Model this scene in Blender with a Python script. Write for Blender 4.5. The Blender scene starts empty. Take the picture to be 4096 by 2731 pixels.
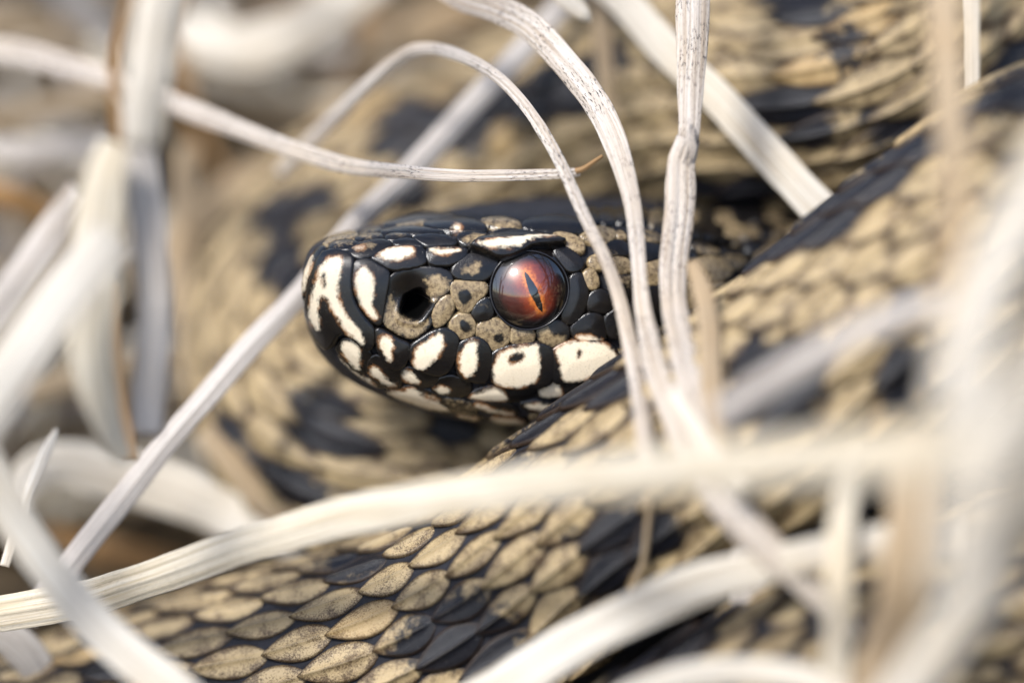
import bpy, math, random
import numpy as np
from mathutils import Vector
from mathutils.bvhtree import BVHTree
from mathutils.geometry import delaunay_2d_cdt

random.seed(7); rng = np.random.default_rng(7)
scene = bpy.context.scene
COL = scene.collection
R = math.radians

# ---------------------------------------------------------------- camera, light, exposure
PITCH = R(22.0)          # camera looks down by this much
DIST = 300.0             # mm from lens to the plane of focus
PXMM = 60.0              # photograph pixels per millimetre at the plane of focus
FOCUS_Z = 44.0           # height of the focus centre above the ground, mm
RIGHT = np.array([1.0, 0, 0]); UPV = np.array([0, math.sin(PITCH), math.cos(PITCH)])
BACK = np.array([0, -math.cos(PITCH), math.sin(PITCH)]); ORG = np.array([0, 0, FOCUS_Z])

cam_d = bpy.data.cameras.new('camera'); cam = bpy.data.objects.new('camera', cam_d); COL.objects.link(cam)
cam.location = (ORG + BACK * DIST) * 0.001
cam.rotation_euler = (math.pi / 2 - PITCH, 0, 0)
cam_d.sensor_width = 36.0
cam_d.lens = 36.0 * DIST / (4096 / PXMM)
cam_d.clip_start = 0.005; cam_d.clip_end = 500
cam_d.dof.use_dof = True; cam_d.dof.focus_distance = (DIST - 0.3) * 0.001
cam_d.dof.aperture_fstop = cam_d.lens / 26.0
cam_d.dof.aperture_blades = 9
scene.camera = cam

SUN_EL, SUN_AZ = R(52), R(-42)     # azimuth from the camera side, negative is to the left
world = bpy.data.worlds.new('World'); scene.world = world; world.use_nodes = True
wn = world.node_tree.nodes; wl = world.node_tree.links
sky = wn.new('ShaderNodeTexSky'); sky.sky_type = 'NISHITA'; sky.sun_disc = False
sky.sun_elevation = SUN_EL; sky.air_density = 1.0; sky.dust_density = 2.0; sky.ozone_density = 1.0
bg = wn['Background']; bg.inputs['Strength'].default_value = 0.13
wl.new(sky.outputs[0], bg.inputs[0])
to_sun = Vector((math.sin(SUN_AZ) * math.cos(SUN_EL), -math.cos(SUN_AZ) * math.cos(SUN_EL), math.sin(SUN_EL)))
sky.sun_rotation = math.atan2(to_sun.x, to_sun.y)
sun_d = bpy.data.lights.new('sun', 'SUN'); sun_d.energy = 2.7; sun_d.angle = R(13); sun_d.color = (1.0, 0.985, 0.96)
sun = bpy.data.objects.new('sun', sun_d); COL.objects.link(sun)
sun.rotation_euler = to_sun.to_track_quat('Z', 'Y').to_euler()
sun.location = (0, 0, 1)
scene.view_settings.view_transform = 'Standard'; scene.view_settings.look = 'None'
scene.view_settings.exposure = 1.08; scene.view_settings.gamma = 1.0
scene.cycles.use_denoising = True
scene.cycles.max_bounces = 8

# ---------------------------------------------------------------- helpers
def W(P):
    """view frame (right, up, toward camera; mm about the focus centre) -> world mm"""
    P = np.asarray(P, float)
    return ORG + P[..., :1] * RIGHT + P[..., 1:2] * UPV + P[..., 2:3] * BACK

def px(x, y, w=0.0):
    """photograph pixel (4096 wide) at depth w -> view frame"""
    k = (DIST - w) / DIST
    return np.array([(x - 2048) / PXMM * k, (1365.5 - y) / PXMM * k, w])

def to_px(P):
    P = np.asarray(P, float); k = DIST / (DIST - P[..., 2])
    return np.stack([P[..., 0] * k * PXMM + 2048, 1365.5 - P[..., 1] * k * PXMM], -1)

WLOC = {}
def empty(name, vloc, label, cat, group=None):
    o = bpy.data.objects.new(name, None); COL.objects.link(o)
    loc = W(np.asarray(vloc, float)) * 0.001
    o.location = loc; o.empty_display_size = 0.005; WLOC[o.name] = loc
    tag(o, label, cat, group); return o

def tag(o, label, cat, group=None, kind=None):
    if label: o['label'] = label
    if cat: o['category'] = cat
    if group: o['group'] = group
    if kind: o['kind'] = kind
    return o

def build(name, V, faces, mat, parent=None, attrs=None, uv=None, world_coords=False, origin=None, smooth=True):
    Vw = (np.asarray(V, float) if world_coords else W(V)) * 0.001
    org = Vw.mean(0) if origin is None else np.asarray(origin, float)
    me = bpy.data.meshes.new(name)
    L = Vw - org
    me.from_pydata(L.tolist(), [], [tuple(int(i) for i in f) for f in faces])
    if smooth: me.polygons.foreach_set('use_smooth', np.ones(len(me.polygons), bool))
    for k, v in (attrs or {}).items():
        a = me.attributes.new(k, 'FLOAT', 'POINT'); a.data.foreach_set('value', np.asarray(v, np.float32))
    if uv is not None:
        a = me.attributes.new('strand', 'FLOAT2', 'POINT'); a.data.foreach_set('vector', np.asarray(uv, np.float32).ravel())
    me.update()
    o = bpy.data.objects.new(name, me); COL.objects.link(o)
    if mat: me.materials.append(mat)
    if parent is not None:
        o.parent = parent; o.location = org - WLOC[parent.name]
    else:
        o.location = org
    WLOC[o.name] = org
    return o

def catmull(P, n):
    """smooth curve through the rows of P (any dimension), n samples evenly spread over arc length of the first three columns"""
    P = np.asarray(P, float); m = len(P)
    E = np.vstack([2 * P[0] - P[1], P, 2 * P[-1] - P[-2]])
    out = []
    for i in range(m - 1):
        p0, p1, p2, p3 = E[i], E[i + 1], E[i + 2], E[i + 3]
        t = np.linspace(0, 1, 24, endpoint=False)[:, None]
        out.append(0.5 * (2 * p1 + (p2 - p0) * t + (2 * p0 - 5 * p1 + 4 * p2 - p3) * t ** 2 + (3 * p1 - p0 - 3 * p2 + p3) * t ** 3))
    out = np.vstack(out + [P[-1:]])
    s = np.concatenate([[0], np.cumsum(np.linalg.norm(np.diff(out[:, :3], axis=0), axis=1))])
    q = np.linspace(0, s[-1], n)
    return np.stack([np.interp(q, s, out[:, k]) for k in range(out.shape[1])], 1), q

def hermite(xs, ys, q):
    xs = np.asarray(xs, float); ys = np.asarray(ys, float)
    d = np.diff(ys) / np.diff(xs); m = np.zeros_like(ys)
    m[1:-1] = np.where(d[:-1] * d[1:] > 0, 2 * d[:-1] * d[1:] / (d[:-1] + d[1:] + 1e-12), 0)
    m[0] = d[0]; m[-1] = d[-1]
    i = np.clip(np.searchsorted(xs, q) - 1, 0, len(xs) - 2); h = xs[i + 1] - xs[i]; t = (q - xs[i]) / h
    return ys[i] * (1 + 2 * t) * (1 - t) ** 2 + h * m[i] * t * (1 - t) ** 2 + ys[i + 1] * t * t * (3 - 2 * t) + h * m[i + 1] * t * t * (t - 1)

def sdf(P, poly):
    """signed distance to a polygon, positive inside"""
    P = np.asarray(P, float); poly = np.asarray(poly, float)
    d = np.full(len(P), 1e18); ins = np.zeros(len(P), bool)
    A = poly; B = np.roll(poly, -1, 0)
    for a, b in zip(A, B):
        e = b - a; v = P - a
        t = np.clip((v @ e) / (e @ e + 1e-12), 0, 1)
        q = v - t[:, None] * e; d = np.minimum(d, (q * q).sum(1))
        c = ((a[1] > P[:, 1]) != (b[1] > P[:, 1]))
        with np.errstate(divide='ignore', invalid='ignore'):
            xi = (b[0] - a[0]) * (P[:, 1] - a[1]) / (b[1] - a[1] + 1e-12) + a[0]
        ins ^= c & (P[:, 0] < xi)
    d = np.sqrt(d); return np.where(ins, d, -d)

def chaikin(P, n=2):
    P = np.asarray(P, float)
    for _ in range(n):
        Q = np.roll(P, -1, 0); P = np.stack([0.75 * P + 0.25 * Q, 0.25 * P + 0.75 * Q], 1).reshape(-1, 2)
    return P

def smoothstep(a, b, x):
    t = np.clip((x - a) / (b - a), 0, 1); return t * t * (3 - 2 * t)

def fbm2(P, f, seed=0):
    """cheap smooth pseudo-noise for placement and form, -1..1"""
    r = np.random.default_rng(seed); v = np.zeros(len(P))
    for k in range(6):
        d = r.normal(size=P.shape[1]); d /= np.linalg.norm(d)
        v += np.sin(P @ d * f * (0.7 + 0.35 * k) + r.uniform(0, 6.28))
    return v / 6

# ---------------------------------------------------------------- materials
class NT:
    def __init__(self, name):
        self.m = bpy.data.materials.new(name); self.m.use_nodes = True
        self.t = self.m.node_tree; self.t.nodes.clear()
        self.out = self.t.nodes.new('ShaderNodeOutputMaterial')
    def n(self, typ, **kw):
        nd = self.t.nodes.new(typ)
        for k, v in kw.items(): setattr(nd, k, v)
        return nd
    def put(self, sock, v):
        if isinstance(v, bpy.types.NodeSocket): self.t.links.new(v, sock)
        elif v is not None: sock.default_value = v
    def math(self, op, a, b=None, c=None, clamp=False):
        nd = self.n('ShaderNodeMath', operation=op, use_clamp=clamp)
        for s, v in zip(nd.inputs, (a, b, c)): self.put(s, v)
        return nd.outputs[0]
    def ss(self, v, lo, hi, a=0.0, b=1.0):
        nd = self.n('ShaderNodeMapRange', interpolation_type='SMOOTHSTEP')
        for s, x in zip(nd.inputs, (v, lo, hi, a, b)): self.put(s, x)
        return nd.outputs[0]
    def mix(self, f, a, b, blend='MIX'):
        nd = self.n('ShaderNodeMix', data_type='RGBA', blend_type=blend)
        self.put(nd.inputs[0], f); self.put(nd.inputs[6], a); self.put(nd.inputs[7], b); return nd.outputs[2]
    def attr(self, name, vec=False):
        nd = self.n('ShaderNodeAttribute', attribute_name=name); return nd.outputs['Vector' if vec else 'Fac']
    def pos(self):
        g = self.n('ShaderNodeNewGeometry'); s = self.n('ShaderNodeVectorMath', operation='SCALE')
        self.put(s.inputs[0], g.outputs['Position']); s.inputs['Scale'].default_value = 1000.0; return s.outputs[0]
    def noise(self, vec, scale, detail=3.0, rough=0.55, out=0):
        nd = self.n('ShaderNodeTexNoise'); self.put(nd.inputs['Vector'], vec)
        nd.inputs['Scale'].default_value = scale; nd.inputs['Detail'].default_value = detail; nd.inputs['Roughness'].default_value = rough
        return nd.outputs[out]
    def scalev(self, vec, s):
        nd = self.n('ShaderNodeVectorMath', operation='MULTIPLY'); self.put(nd.inputs[0], vec); nd.inputs[1].default_value = s; return nd.outputs[0]
    def bump(self, h, dist_mm, strength=1.0):
        nd = self.n('ShaderNodeBump'); self.put(nd.inputs['Height'], h); nd.inputs['Distance'].default_value = dist_mm * 0.001
        nd.inputs['Strength'].default_value = strength; return nd.outputs[0]
    def principled(self, color, rough, normal=None, **kw):
        p = self.n('ShaderNodeBsdfPrincipled'); self.put(p.inputs['Base Color'], color); self.put(p.inputs['Roughness'], rough)
        if normal is not None: self.put(p.inputs['Normal'], normal)
        for k, v in kw.items(): self.put(p.inputs[k], v)
        return p.outputs[0]
    def done(self, sh):
        self.t.links.new(sh, self.out.inputs['Surface']); return self.m

def col(r, g, b): return (r, g, b, 1.0)

def mat_head():
    t = NT('adder head scale'); p = t.pos()
    n1 = t.noise(p, 2.2, 4, 0.65); n2 = t.noise(p, 9.0, 4, 0.7); n3 = t.noise(p, 0.9, 3)
    c = t.math('ADD', t.attr('cream'), t.math('ADD', t.math('MULTIPLY', t.math('SUBTRACT', n1, 0.5), 0.55), t.math('MULTIPLY', t.math('SUBTRACT', n2, 0.5), 0.22)))
    tn = t.math('ADD', t.attr('tan'), t.math('MULTIPLY', t.math('SUBTRACT', n1, 0.5), 1.1))
    dark = t.mix(t.ss(n3, 0.3, 0.75), col(0.004, 0.0036, 0.004), col(0.010, 0.008, 0.0065))
    dust = t.ss(t.noise(p, 17.0, 2, 0.5), 0.735, 0.77, 0.0, 0.8)
    dark = t.mix(dust, dark, col(0.35, 0.33, 0.30))
    nb = t.noise(p, 3.6, 6, 0.8); tanc = t.mix(t.ss(nb, 0.33, 0.62), col(0.075, 0.047, 0.028), col(0.32, 0.238, 0.13))
    c1 = t.mix(t.ss(tn, -0.12, 0.28, 0.0, 0.93), dark, tanc)
    rim = t.ss(c, -0.22, 0.0)
    rim = t.math('MULTIPLY', rim, t.ss(n3, 0.42, 0.66, 0.0, 0.9)); c2 = t.mix(rim, c1, col(0.24, 0.105, 0.035))
    crm = t.mix(t.ss(n2, 0.22, 0.50), col(0.60, 0.48, 0.31), col(0.74, 0.635, 0.475)); crm = t.mix(t.ss(n1, 0.57, 0.80, 0.0, 0.5), crm, col(0.45, 0.32, 0.17))
    speck = t.math('MULTIPLY', t.ss(t.noise(p, 14.0, 3, 0.7), 0.60, 0.68), t.attr('speck'))
    crm = t.mix(speck, crm, col(0.11, 0.07, 0.04))
    c3 = t.mix(t.ss(c, -0.10, 0.20), c2, crm)
    c4 = t.mix(t.ss(t.attr('hole'), -0.05, 0.12), c3, col(0.002, 0.002, 0.002))
    h = t.math('ADD', t.math('MULTIPLY', n2, 0.9), t.noise(p, 24.0, 3))
    hm = t.ss(t.attr('hole'), -0.05, 0.12); r = t.math('ADD', t.math('ADD', 0.09, t.math('MULTIPLY', n2, 0.24)), hm); sp = t.ss(hm, 0.0, 0.6, 0.5, 0.0)
    return t.done(t.principled(c4, r, t.bump(h, 0.009), **{'Specular IOR Level': sp}))

def mat_body():
    t = NT('adder body scale'); p = t.pos()
    n1 = t.noise(p, 1.5, 4, 0.65); n2 = t.noise(p, 8.5, 5, 0.8); n3 = t.noise(p, 0.45, 3)
    v = t.math('ADD', t.attr('tan'), t.math('MULTIPLY', t.math('SUBTRACT', n1, 0.5), 2.8))
    n4 = t.noise(p, 0.8, 3, 0.6); stip = t.math('ADD', n2, t.math('MULTIPLY', t.math('SUBTRACT', n4, 0.5), 0.7)); stip = t.math('ADD', stip, t.math('MULTIPLY', t.ss(t.attr('edge'), 0.05, 0.8), 0.10))
    dark = t.mix(t.ss(n3, 0.35, 0.7), col(0.0035, 0.004, 0.007), col(0.010, 0.0095, 0.012))
    tanc = t.mix(t.ss(stip, 0.40, 0.66), col(0.070, 0.044, 0.023), col(0.335, 0.252, 0.136))
    warm = t.ss(t.attr('warm'), 0.3, 1.0, 0.0, 0.5)
    tanc = t.mix(warm, tanc, col(0.40, 0.25, 0.09))
    c = t.mix(t.ss(v, -0.35, 0.35), dark, tanc)
    rim = t.ss(t.math('ADD', t.attr('edge'), t.math('MULTIPLY', n2, 0.25)), 0.10, 0.42, 0.8, 0.0)
    c = t.mix(rim, c, col(0.028, 0.016, 0.009))
    dust = t.ss(t.noise(p, 13.0, 2, 0.5), 0.745, 0.775, 0.0, 0.8); c = t.mix(dust, c, col(0.5, 0.48, 0.45))
    keel = t.ss(t.attr('keel'), 0.6, 0.95, 0.0, 0.3)
    c = t.mix(keel, c, col(0.075, 0.06, 0.045))
    h = t.math('ADD', t.math('MULTIPLY', n2, 0.7), t.noise(t.scalev(p, (1, 1, 1)), 26.0, 2))
    return t.done(t.principled(c, t.math('ADD', 0.17, t.math('MULTIPLY', n2, 0.24)), t.bump(h, 0.028), **{'Specular IOR Level': 0.3}))

def mat_skin():
    t = NT('dark skin between scales'); p = t.pos()
    n = t.noise(p, 1.0, 4); n2 = t.noise(p, 12.0, 4, 0.7)
    c = t.mix(t.ss(n, 0.3, 0.7), col(0.008, 0.0085, 0.013), col(0.020, 0.021, 0.029))
    return t.done(t.principled(c, 0.5, t.bump(n2, 0.14), **{'Specular IOR Level': 0.35}))

def mat_grass(name, base, deep, speck=0.0, warm=0.3):
    t = NT(name); s = t.attr('strand', True); p = t.pos()
    sv = t.scalev(s, (0.10, 7.0, 0.0)); fib = t.math('ADD', t.math('MULTIPLY', t.noise(sv, 1.0, 4, 0.6), 0.6), t.math('MULTIPLY', t.noise(t.scalev(s, (0.05, 2.3, 0.0)), 1.0, 3), 0.4))
    fine = t.noise(t.scalev(s, (0.35, 24.0, 0.0)), 1.0, 2)
    big = t.noise(p, 0.12, 3)
    c = t.mix(t.ss(fib, 0.36, 0.62), deep, base)
    c = t.mix(t.ss(t.noise(t.scalev(s, (0.06, 0.5, 0.0)), 1.0, 3), 0.56, 0.72, 0.0, 0.55), c, col(deep[0] * 0.72, deep[1] * 0.6, deep[2] * 0.45))
    c = t.mix(t.ss(big, 0.42, 0.75, 0.0, warm), c, col(base[0] * 0.93, base[1] * 0.78, base[2] * 0.55))
    c = t.mix(t.ss(fine, 0.62, 0.78, 0.0, 0.35), c, deep)
    if speck:
        sp = t.noise(t.scalev(s, (2.2, 10.0, 0.0)), 1.0, 3, 0.7)
        dens = t.noise(p, 0.35, 2)
        sm = t.math('MULTIPLY', t.ss(sp, 0.545, 0.60), t.ss(dens, 0.36, 0.58, 0.15, 1.0))
        c = t.mix(t.math('MULTIPLY', sm, speck), c, col(0.035, 0.028, 0.03))
    h = t.math('ADD', fib, t.math('MULTIPLY', fine, 0.5))
    pr = t.principled(c, 0.5, t.bump(h, 0.06), **{'Specular IOR Level': 0.3})
    tr = t.n('ShaderNodeBsdfTranslucent'); t.put(tr.inputs[0], c)
    mx = t.n('ShaderNodeMixShader'); mx.inputs[0].default_value = 0.22
    t.t.links.new(pr, mx.inputs[1]); t.t.links.new(tr.outputs[0], mx.inputs[2])
    return t.done(mx.outputs[0])

def mat_iris():
    t = NT('adder iris'); x = t.attr('slit'); y = t.attr('rimd'); p = t.pos()
    st = t.noise(p, 2.2, 6, 0.75); st2 = t.noise(p, 6.0, 6, 0.75)
    d = t.math('ADD', x, t.math('MULTIPLY', t.math('SUBTRACT', st, 0.5), 1.3))
    c = t.mix(t.ss(d, 0.10, 0.62), col(0.60, 0.17, 0.025), col(0.20, 0.032, 0.012))
    c = t.mix(t.ss(d, 0.55, 1.35), c, col(0.045, 0.008, 0.006))
    c = t.mix(t.ss(st2, 0.46, 0.66, 0.0, 0.7), c, col(0.09, 0.014, 0.008))
    c = t.mix(t.ss(t.math('ADD', t.attr('low'), t.math('MULTIPLY', st, 0.8)), -1.9, -0.2, 0.85, 0.0), c, col(0.03, 0.008, 0.006))  # darker low and left: iris pigment, plus dark grass reflection painted into the colour
    rr = t.math('ADD', y, t.math('MULTIPLY', t.math('SUBTRACT', st, 0.5), 0.25))
    c = t.mix(t.ss(rr, 0.30, 1.0), col(0.004, 0.003, 0.003), c)
    return t.done(t.principled(c, 0.35, None, **{'Coat Weight': 1.0, 'Coat Roughness': 0.015, 'Coat IOR': 1.85, 'Specular IOR Level': 0.3}))

def mat_plain(name, c, rough=0.4, **kw):
    t = NT(name); p = t.pos(); n = t.noise(p, 5.0, 3)
    return t.done(t.principled(t.mix(n, col(*(0.7 * x for x in c)), col(*c)), rough, t.bump(n, 0.01), **kw))

def mat_ground():
    t = NT('damp leaf litter soil'); p = t.pos()
    n = t.noise(p, 0.05, 5, 0.6); n2 = t.noise(p, 0.5, 5, 0.7)
    c = t.mix(t.ss(n, 0.35, 0.65), col(0.045, 0.032, 0.018), col(0.14, 0.10, 0.055))
    c = t.mix(t.ss(n2, 0.5, 0.7), c, col(0.20, 0.15, 0.085))
    return t.done(t.principled(c, 0.85, t.bump(n2, 2.5)))

M_HEAD, M_BODY, M_SKIN = mat_head(), mat_body(), mat_skin()
G = {
    'pale': mat_grass('bleached straw', col(0.66, 0.625, 0.56), col(0.44, 0.38, 0.30), 0.15, 0.25),
    'speck': mat_grass('speckled straw', col(0.58, 0.535, 0.49), col(0.36, 0.29, 0.225), 0.95, 0.25),
    'grey': mat_grass('silvery straw', col(0.58, 0.54, 0.50), col(0.40, 0.35, 0.31), 0.25, 0.10),
    'cream': mat_grass('cream straw', col(0.66, 0.61, 0.515), col(0.46, 0.385, 0.27), 0.2, 0.35),
    'tan': mat_grass('tan straw', col(0.42, 0.325, 0.215), col(0.25, 0.18, 0.105), 0.1, 0.4),
    'brown': mat_grass('brown straw', col(0.36, 0.22, 0.10), col(0.20, 0.115, 0.05), 0.1, 0.4),
}
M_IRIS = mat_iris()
M_PUPIL = mat_plain('pupil black', (0.003, 0.003, 0.004), 0.12, **{'Coat Weight': 1.0, 'Coat Roughness': 0.015, 'Coat IOR': 1.85})
M_RIM = mat_plain('eye rim', (0.012, 0.011, 0.013), 0.25)
M_GROUND = mat_ground()

# ---------------------------------------------------------------- ground
g = 40.0
gn = 80
gx = np.sign(np.linspace(-1, 1, gn)) * np.abs(np.linspace(-1, 1, gn)) ** 6 * g * 1000 + np.linspace(-1, 1, gn) * 400
GX, GY = np.meshgrid(gx, gx); GV = np.stack([GX.ravel(), GY.ravel(), np.zeros(GX.size)], 1)
near = np.exp(-(GV[:, 0] ** 2 + GV[:, 1] ** 2) / 600 ** 2)
GV[:, 2] = -1.0 + 5.0 * near * fbm2(GV[:, :2], 0.02, 3)
GF = [(j * gn + i, j * gn + i + 1, (j + 1) * gn + i + 1, (j + 1) * gn + i) for j in range(gn - 1) for i in range(gn - 1)]
tag(build('ground', GV, GF, M_GROUND, world_coords=True), None, None, kind='structure')

# ---------------------------------------------------------------- the adder: one continuous body
YAW, TILT = R(22), R(11)
cy, sy, ct, st_ = math.cos(YAW), math.sin(YAW), math.cos(TILT), math.sin(TILT)
def tiltv(v): return np.array([v[0], v[1] * ct - v[2] * st_, v[1] * st_ + v[2] * ct])
HA = tiltv((-cy, 0, sy)); HN = tiltv((sy, 0, cy)); HU = tiltv((0, 1, 0))
TIP = px(1226, 1180); TIP[2] = -1.5
HEAD_LEN = 30.0
#        x     half-width  y of upper edge  y of jaw
HT = [(0.0, 0.05, 1170, 1195), (0.12, 1.2, 1115, 1275), (0.4, 1.95, 1076, 1335), (1.0, 2.8, 1048, 1410), (2.0, 3.5, 1034, 1480),
      (3.5, 4.2, 1026, 1545), (6.0, 5.1, 1010, 1610), (10.0, 6.2, 980, 1680), (15.0, 7.5, 956, 1715), (20.0, 8.6, 946, 1725),
      (25.0, 8.8, 962, 1700), (30.0, 7.2, 1000, 1620)]
HT = np.array(HT); NSEG = 112
TT = np.linspace(0, 2 * math.pi, NSEG, endpoint=False)
def spow(a, p): return np.sign(a) * np.abs(a) ** p
rings = []
q = np.linspace(0, math.sqrt(HEAD_LEN), 170); xs = q ** 2
hb = hermite(np.sqrt(HT[:, 0]), HT[:, 1], q); hyc = hermite(np.sqrt(HT[:, 0]), HT[:, 2], q); hyb = hermite(np.sqrt(HT[:, 0]), HT[:, 3], q)
head_center = []
for x, b, yc, yb in zip(xs, hb, hyc, hyb):
    f = smoothstep(20, 30, x); e = 0.74 + 0.26 * f; eu = 0.55 + 0.45 * f
    k1 = math.sin(math.pi / 4) ** eu
    vz = lambda ypx, y: ((1365.5 - ypx) / PXMM - TIP[1] - x * sy * st_ + y * cy * st_) / ct
    z1 = vz(yc, k1 * b); z2 = vz(yb, 0.5 * b)
    h = (z1 - z2) / (k1 + 0.94); zc = z1 - k1 * h
    c = TIP - HA * x + HU * zc
    head_center.append((c, h, b))
    zz = np.where(np.sin(TT) > 0, spow(np.sin(TT), eu), spow(np.sin(TT), e)); yy = np.where(np.sin(TT) > 0, spow(np.cos(TT), 0.5 * (e + eu)), spow(np.cos(TT), e))
    rings.append(c + (b * yy)[:, None] * HN + (h * zz)[:, None] * HU)
c30, h30, b30 = head_center[-1]
def PV(lst): return [px(*p) for p in lst]
path = [c30, c30 - HA * 7]
path += [np.array(p, float) for p in ((26, 5.0, -18.5), (38, 7, -21), (50, 11, -24), (55, 18, -25), (47, 23, -23), (36, 21.5, -20))]
iC = len(path)
path += PV([(3350, 330, -17), (2650, 410, -23), (2080, 640, -29), (1480, 940, -30), (1230, 1400, -26), (1460, 1820, -20), (2050, 1960, -19.5),
            (2800, 1980, -17), (3600, 2020, -15), (4500, 2000, -11), (5100, 1700, -6), (5250, 1150, 2), (4950, 700, 7)])
iA = len(path)
path += PV([(4362, 732, 6), (3838, 1078, 5.2), (3236, 1584, 4.4), (2806, 1862, 1.8), (2396, 2160, -1.6), (2010, 2450, -4.5), (1577, 2663, -7), (808, 2880, -11), (190, 3100, -13), (-500, 3330, -10)])
iD = len(path)
path += PV([(-1150, 3650, 0), (-900, 4000, 9), (200, 4050, 14), (1500, 3850, 14), (2330, 3350, 10), (2900, 2980, 8), (3620, 2590, 7), (4600, 2330, 6), (5400, 2300, 2)])
path = np.array(path)
dors = np.zeros_like(path)
dors[:2] = HU; dors[2:iC] = (0, .95, .3); dors[iC:iA] = (-.1, .55, .85); dors[iA:iD] = (-.55, .82, .05); dors[iD:] = (-.45, .85, .2)
dors[iC + 4:iC + 6] = (-.55, .35, .75); dors[iC + 6:iC + 12] = (-.1, .2, 1.0)
rad = np.full(len(path), 8.6); rad[0] = 6.6; rad[1] = 6.3; rad[2] = 7.2; rad[3] = 8.0; rad[iD + 3:] = 7.4; rad[-1] = 5.5
C, S = catmull(np.hstack([path, dors, rad[:, None]]), 460)
CP = C[:, :3]; CD = C[:, 3:6]; CR = C[:, 6].copy(); LEN = S[-1]
CT = np.gradient(CP, axis=0); CT /= np.linalg.norm(CT, axis=1)[:, None]
CD = CD - (CD * CT).sum(1)[:, None] * CT; CD /= np.linalg.norm(CD, axis=1)[:, None]
CL = np.cross(CT, CD)
tail = S > LEN - 20; CR[tail] *= np.clip((LEN - S[tail]) / 20, 0.05, 1) ** 0.6
for i in range(2, len(CP)):
    f = smoothstep(0, 12, S[i])
    bb = b30 * (1 - f) + CR[i] * f; hh = h30 * (1 - f) + CR[i] * f
    rings.append(CP[i] + (bb * np.cos(TT))[:, None] * CL[i] + (hh * np.sin(TT))[:, None] * CD[i])
BV = np.vstack(rings); nr = len(rings)
BF = []
for j in range(nr - 1):
    a = j * NSEG; b = a + NSEG
    for i in range(NSEG):
        k = (i + 1) % NSEG
        BF.append((a + i, b + i, b + k, a + k))
BF.append(tuple(range(NSEG))); BF.append(tuple((nr - 1) * NSEG + i for i in range(NSEG - 1, -1, -1)))

snake = empty('snake', CP[np.argmin(np.abs(S - 200))] * 0 + np.array([0, -20, -8]), 'coiled adder with black zigzag on tan scales and a red eye, resting in dry grass', 'snake')
nh = 200
hv = [Vector(v) for v in BV[:nh * NSEG]]
HBVH = BVHTree.FromPolygons(hv, [f for f in BF[:(nh - 1) * NSEG]])
EYEPT = np.array([0, 0, DIST])
def hit(pxy):
    p0 = px(pxy[0], pxy[1], 0.0); d = p0 - EYEPT; d /= np.linalg.norm(d)
    loc, nor, idx, dist = HBVH.ray_cast(Vector(EYEPT), Vector(d))
    if loc is None:
        m = EYEPT + d * (DIST + 4.0) / abs(d[2])
        loc, nor, idx, dist = HBVH.find_nearest(Vector(m))
    n = np.array(nor)
    return np.array(loc), n

NOSE = np.array((1180 + 1303 * 700 / 1892, 820 + 1078 * 700 / 1892))
BV2 = BV.copy(); qb = to_px(BV2[:nh * NSEG])
nrm_h = BV2[:nh * NSEG] - np.repeat(np.array([BV2[j * NSEG:(j + 1) * NSEG].mean(0) for j in range(nh)]), NSEG, axis=0)
nearside = (nrm_h @ HN) > 0
dn = np.linalg.norm((qb - NOSE + np.array([20, 25])) / np.array([140, 145]), axis=1)
dent = np.where(nearside, 4.0 * smoothstep(1.0, 0.35, dn), 0) + np.where(nearside, 0.38, 0.0)
BV2[:nh * NSEG] -= HN * dent[:, None]
body = build('body', BV2, BF, M_SKIN, snake)

# ---- head scales, outlines read off the photograph and laid on the head's surface
ZONES = {1: (1180, 820, 700 / 1892), 2: (1750, 800, 800 / 2091), 3: (1180, 1250, 700 / 2195), 4: (1750, 1250, 800 / 2281), 5: (2300, 800, 1000 / 2240)}
def zp(z, pts):
    ox, oy, k = ZONES[z]; return np.array([(ox + x * k, oy + y * k) for x, y in pts], float)
HS = []
def hs(z, outline, cream=(), tan=(), speck=0.0, lift=0.0, allt=None, void=(), hgt=0.14, off=0.0):
    HS.append(dict(out=zp(z, outline), cream=[zp(z, c) for c in cream], tan=[zp(z, c) for c in tan], speck=speck, lift=lift, allt=allt, void=[zp(z, c) for c in void], hgt=hgt, off=off))

# snout
hs(1, [(350,520),(470,505),(590,540),(640,600),(610,750),(605,900),(640,1050),(720,1180),(790,1260),(850,1330),(862,1420),(850,1520),(781,1570),(640,1440),(520,1370),(480,1395),(446,1420),(420,1500),(360,1550),(300,1490),(230,1400),(150,1200),(140,1100),(190,850),(250,650),(310,540)],
   [[(300,680),(370,600),(480,570),(525,600),(520,700),(500,850),(480,950),(520,1080),(580,1200),(680,1290),(750,1400),(770,1510),(700,1480),(600,1400),(520,1290),(450,1160),(400,1060),(370,980),(320,980),(300,1050),(300,1150),(315,1250),(305,1365),(240,1300),(190,1200),(190,1150),(220,1000),(250,850),(280,780)]], void=[[(320,760),(360,740),(370,860),(340,900)]])
hs(1, [(340,485),(330,520),(250,650),(190,850),(140,1080),(112,1000),(105,880),(125,750),(180,600),(240,500),(310,455)], [[(250,540),(205,700),(165,850),(128,1000),(100,900),(120,740),(180,590)]])
hs(1, [(365,505),(380,430),(460,395),(600,388),(700,420),(640,480),(580,505),(470,515)], tan=[[(400,460),(450,410),(600,400),(640,430),(560,465)]])
hs(1, [(295,445),(340,400),(420,340),(520,295),(640,292),(690,330),(650,375),(520,392),(420,400),(360,445)], allt=0.25)
hs(1, [(580,505),(640,450),(760,400),(900,388),(1020,400),(1055,440),(960,492),(860,545),(800,572),(690,595),(620,565)], tan=[[(620,480),(700,440),(850,440),(900,460),(760,515),(650,520)]], cream=[[(630,485),(700,465),(770,475),(730,510),(650,510)]])
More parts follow.
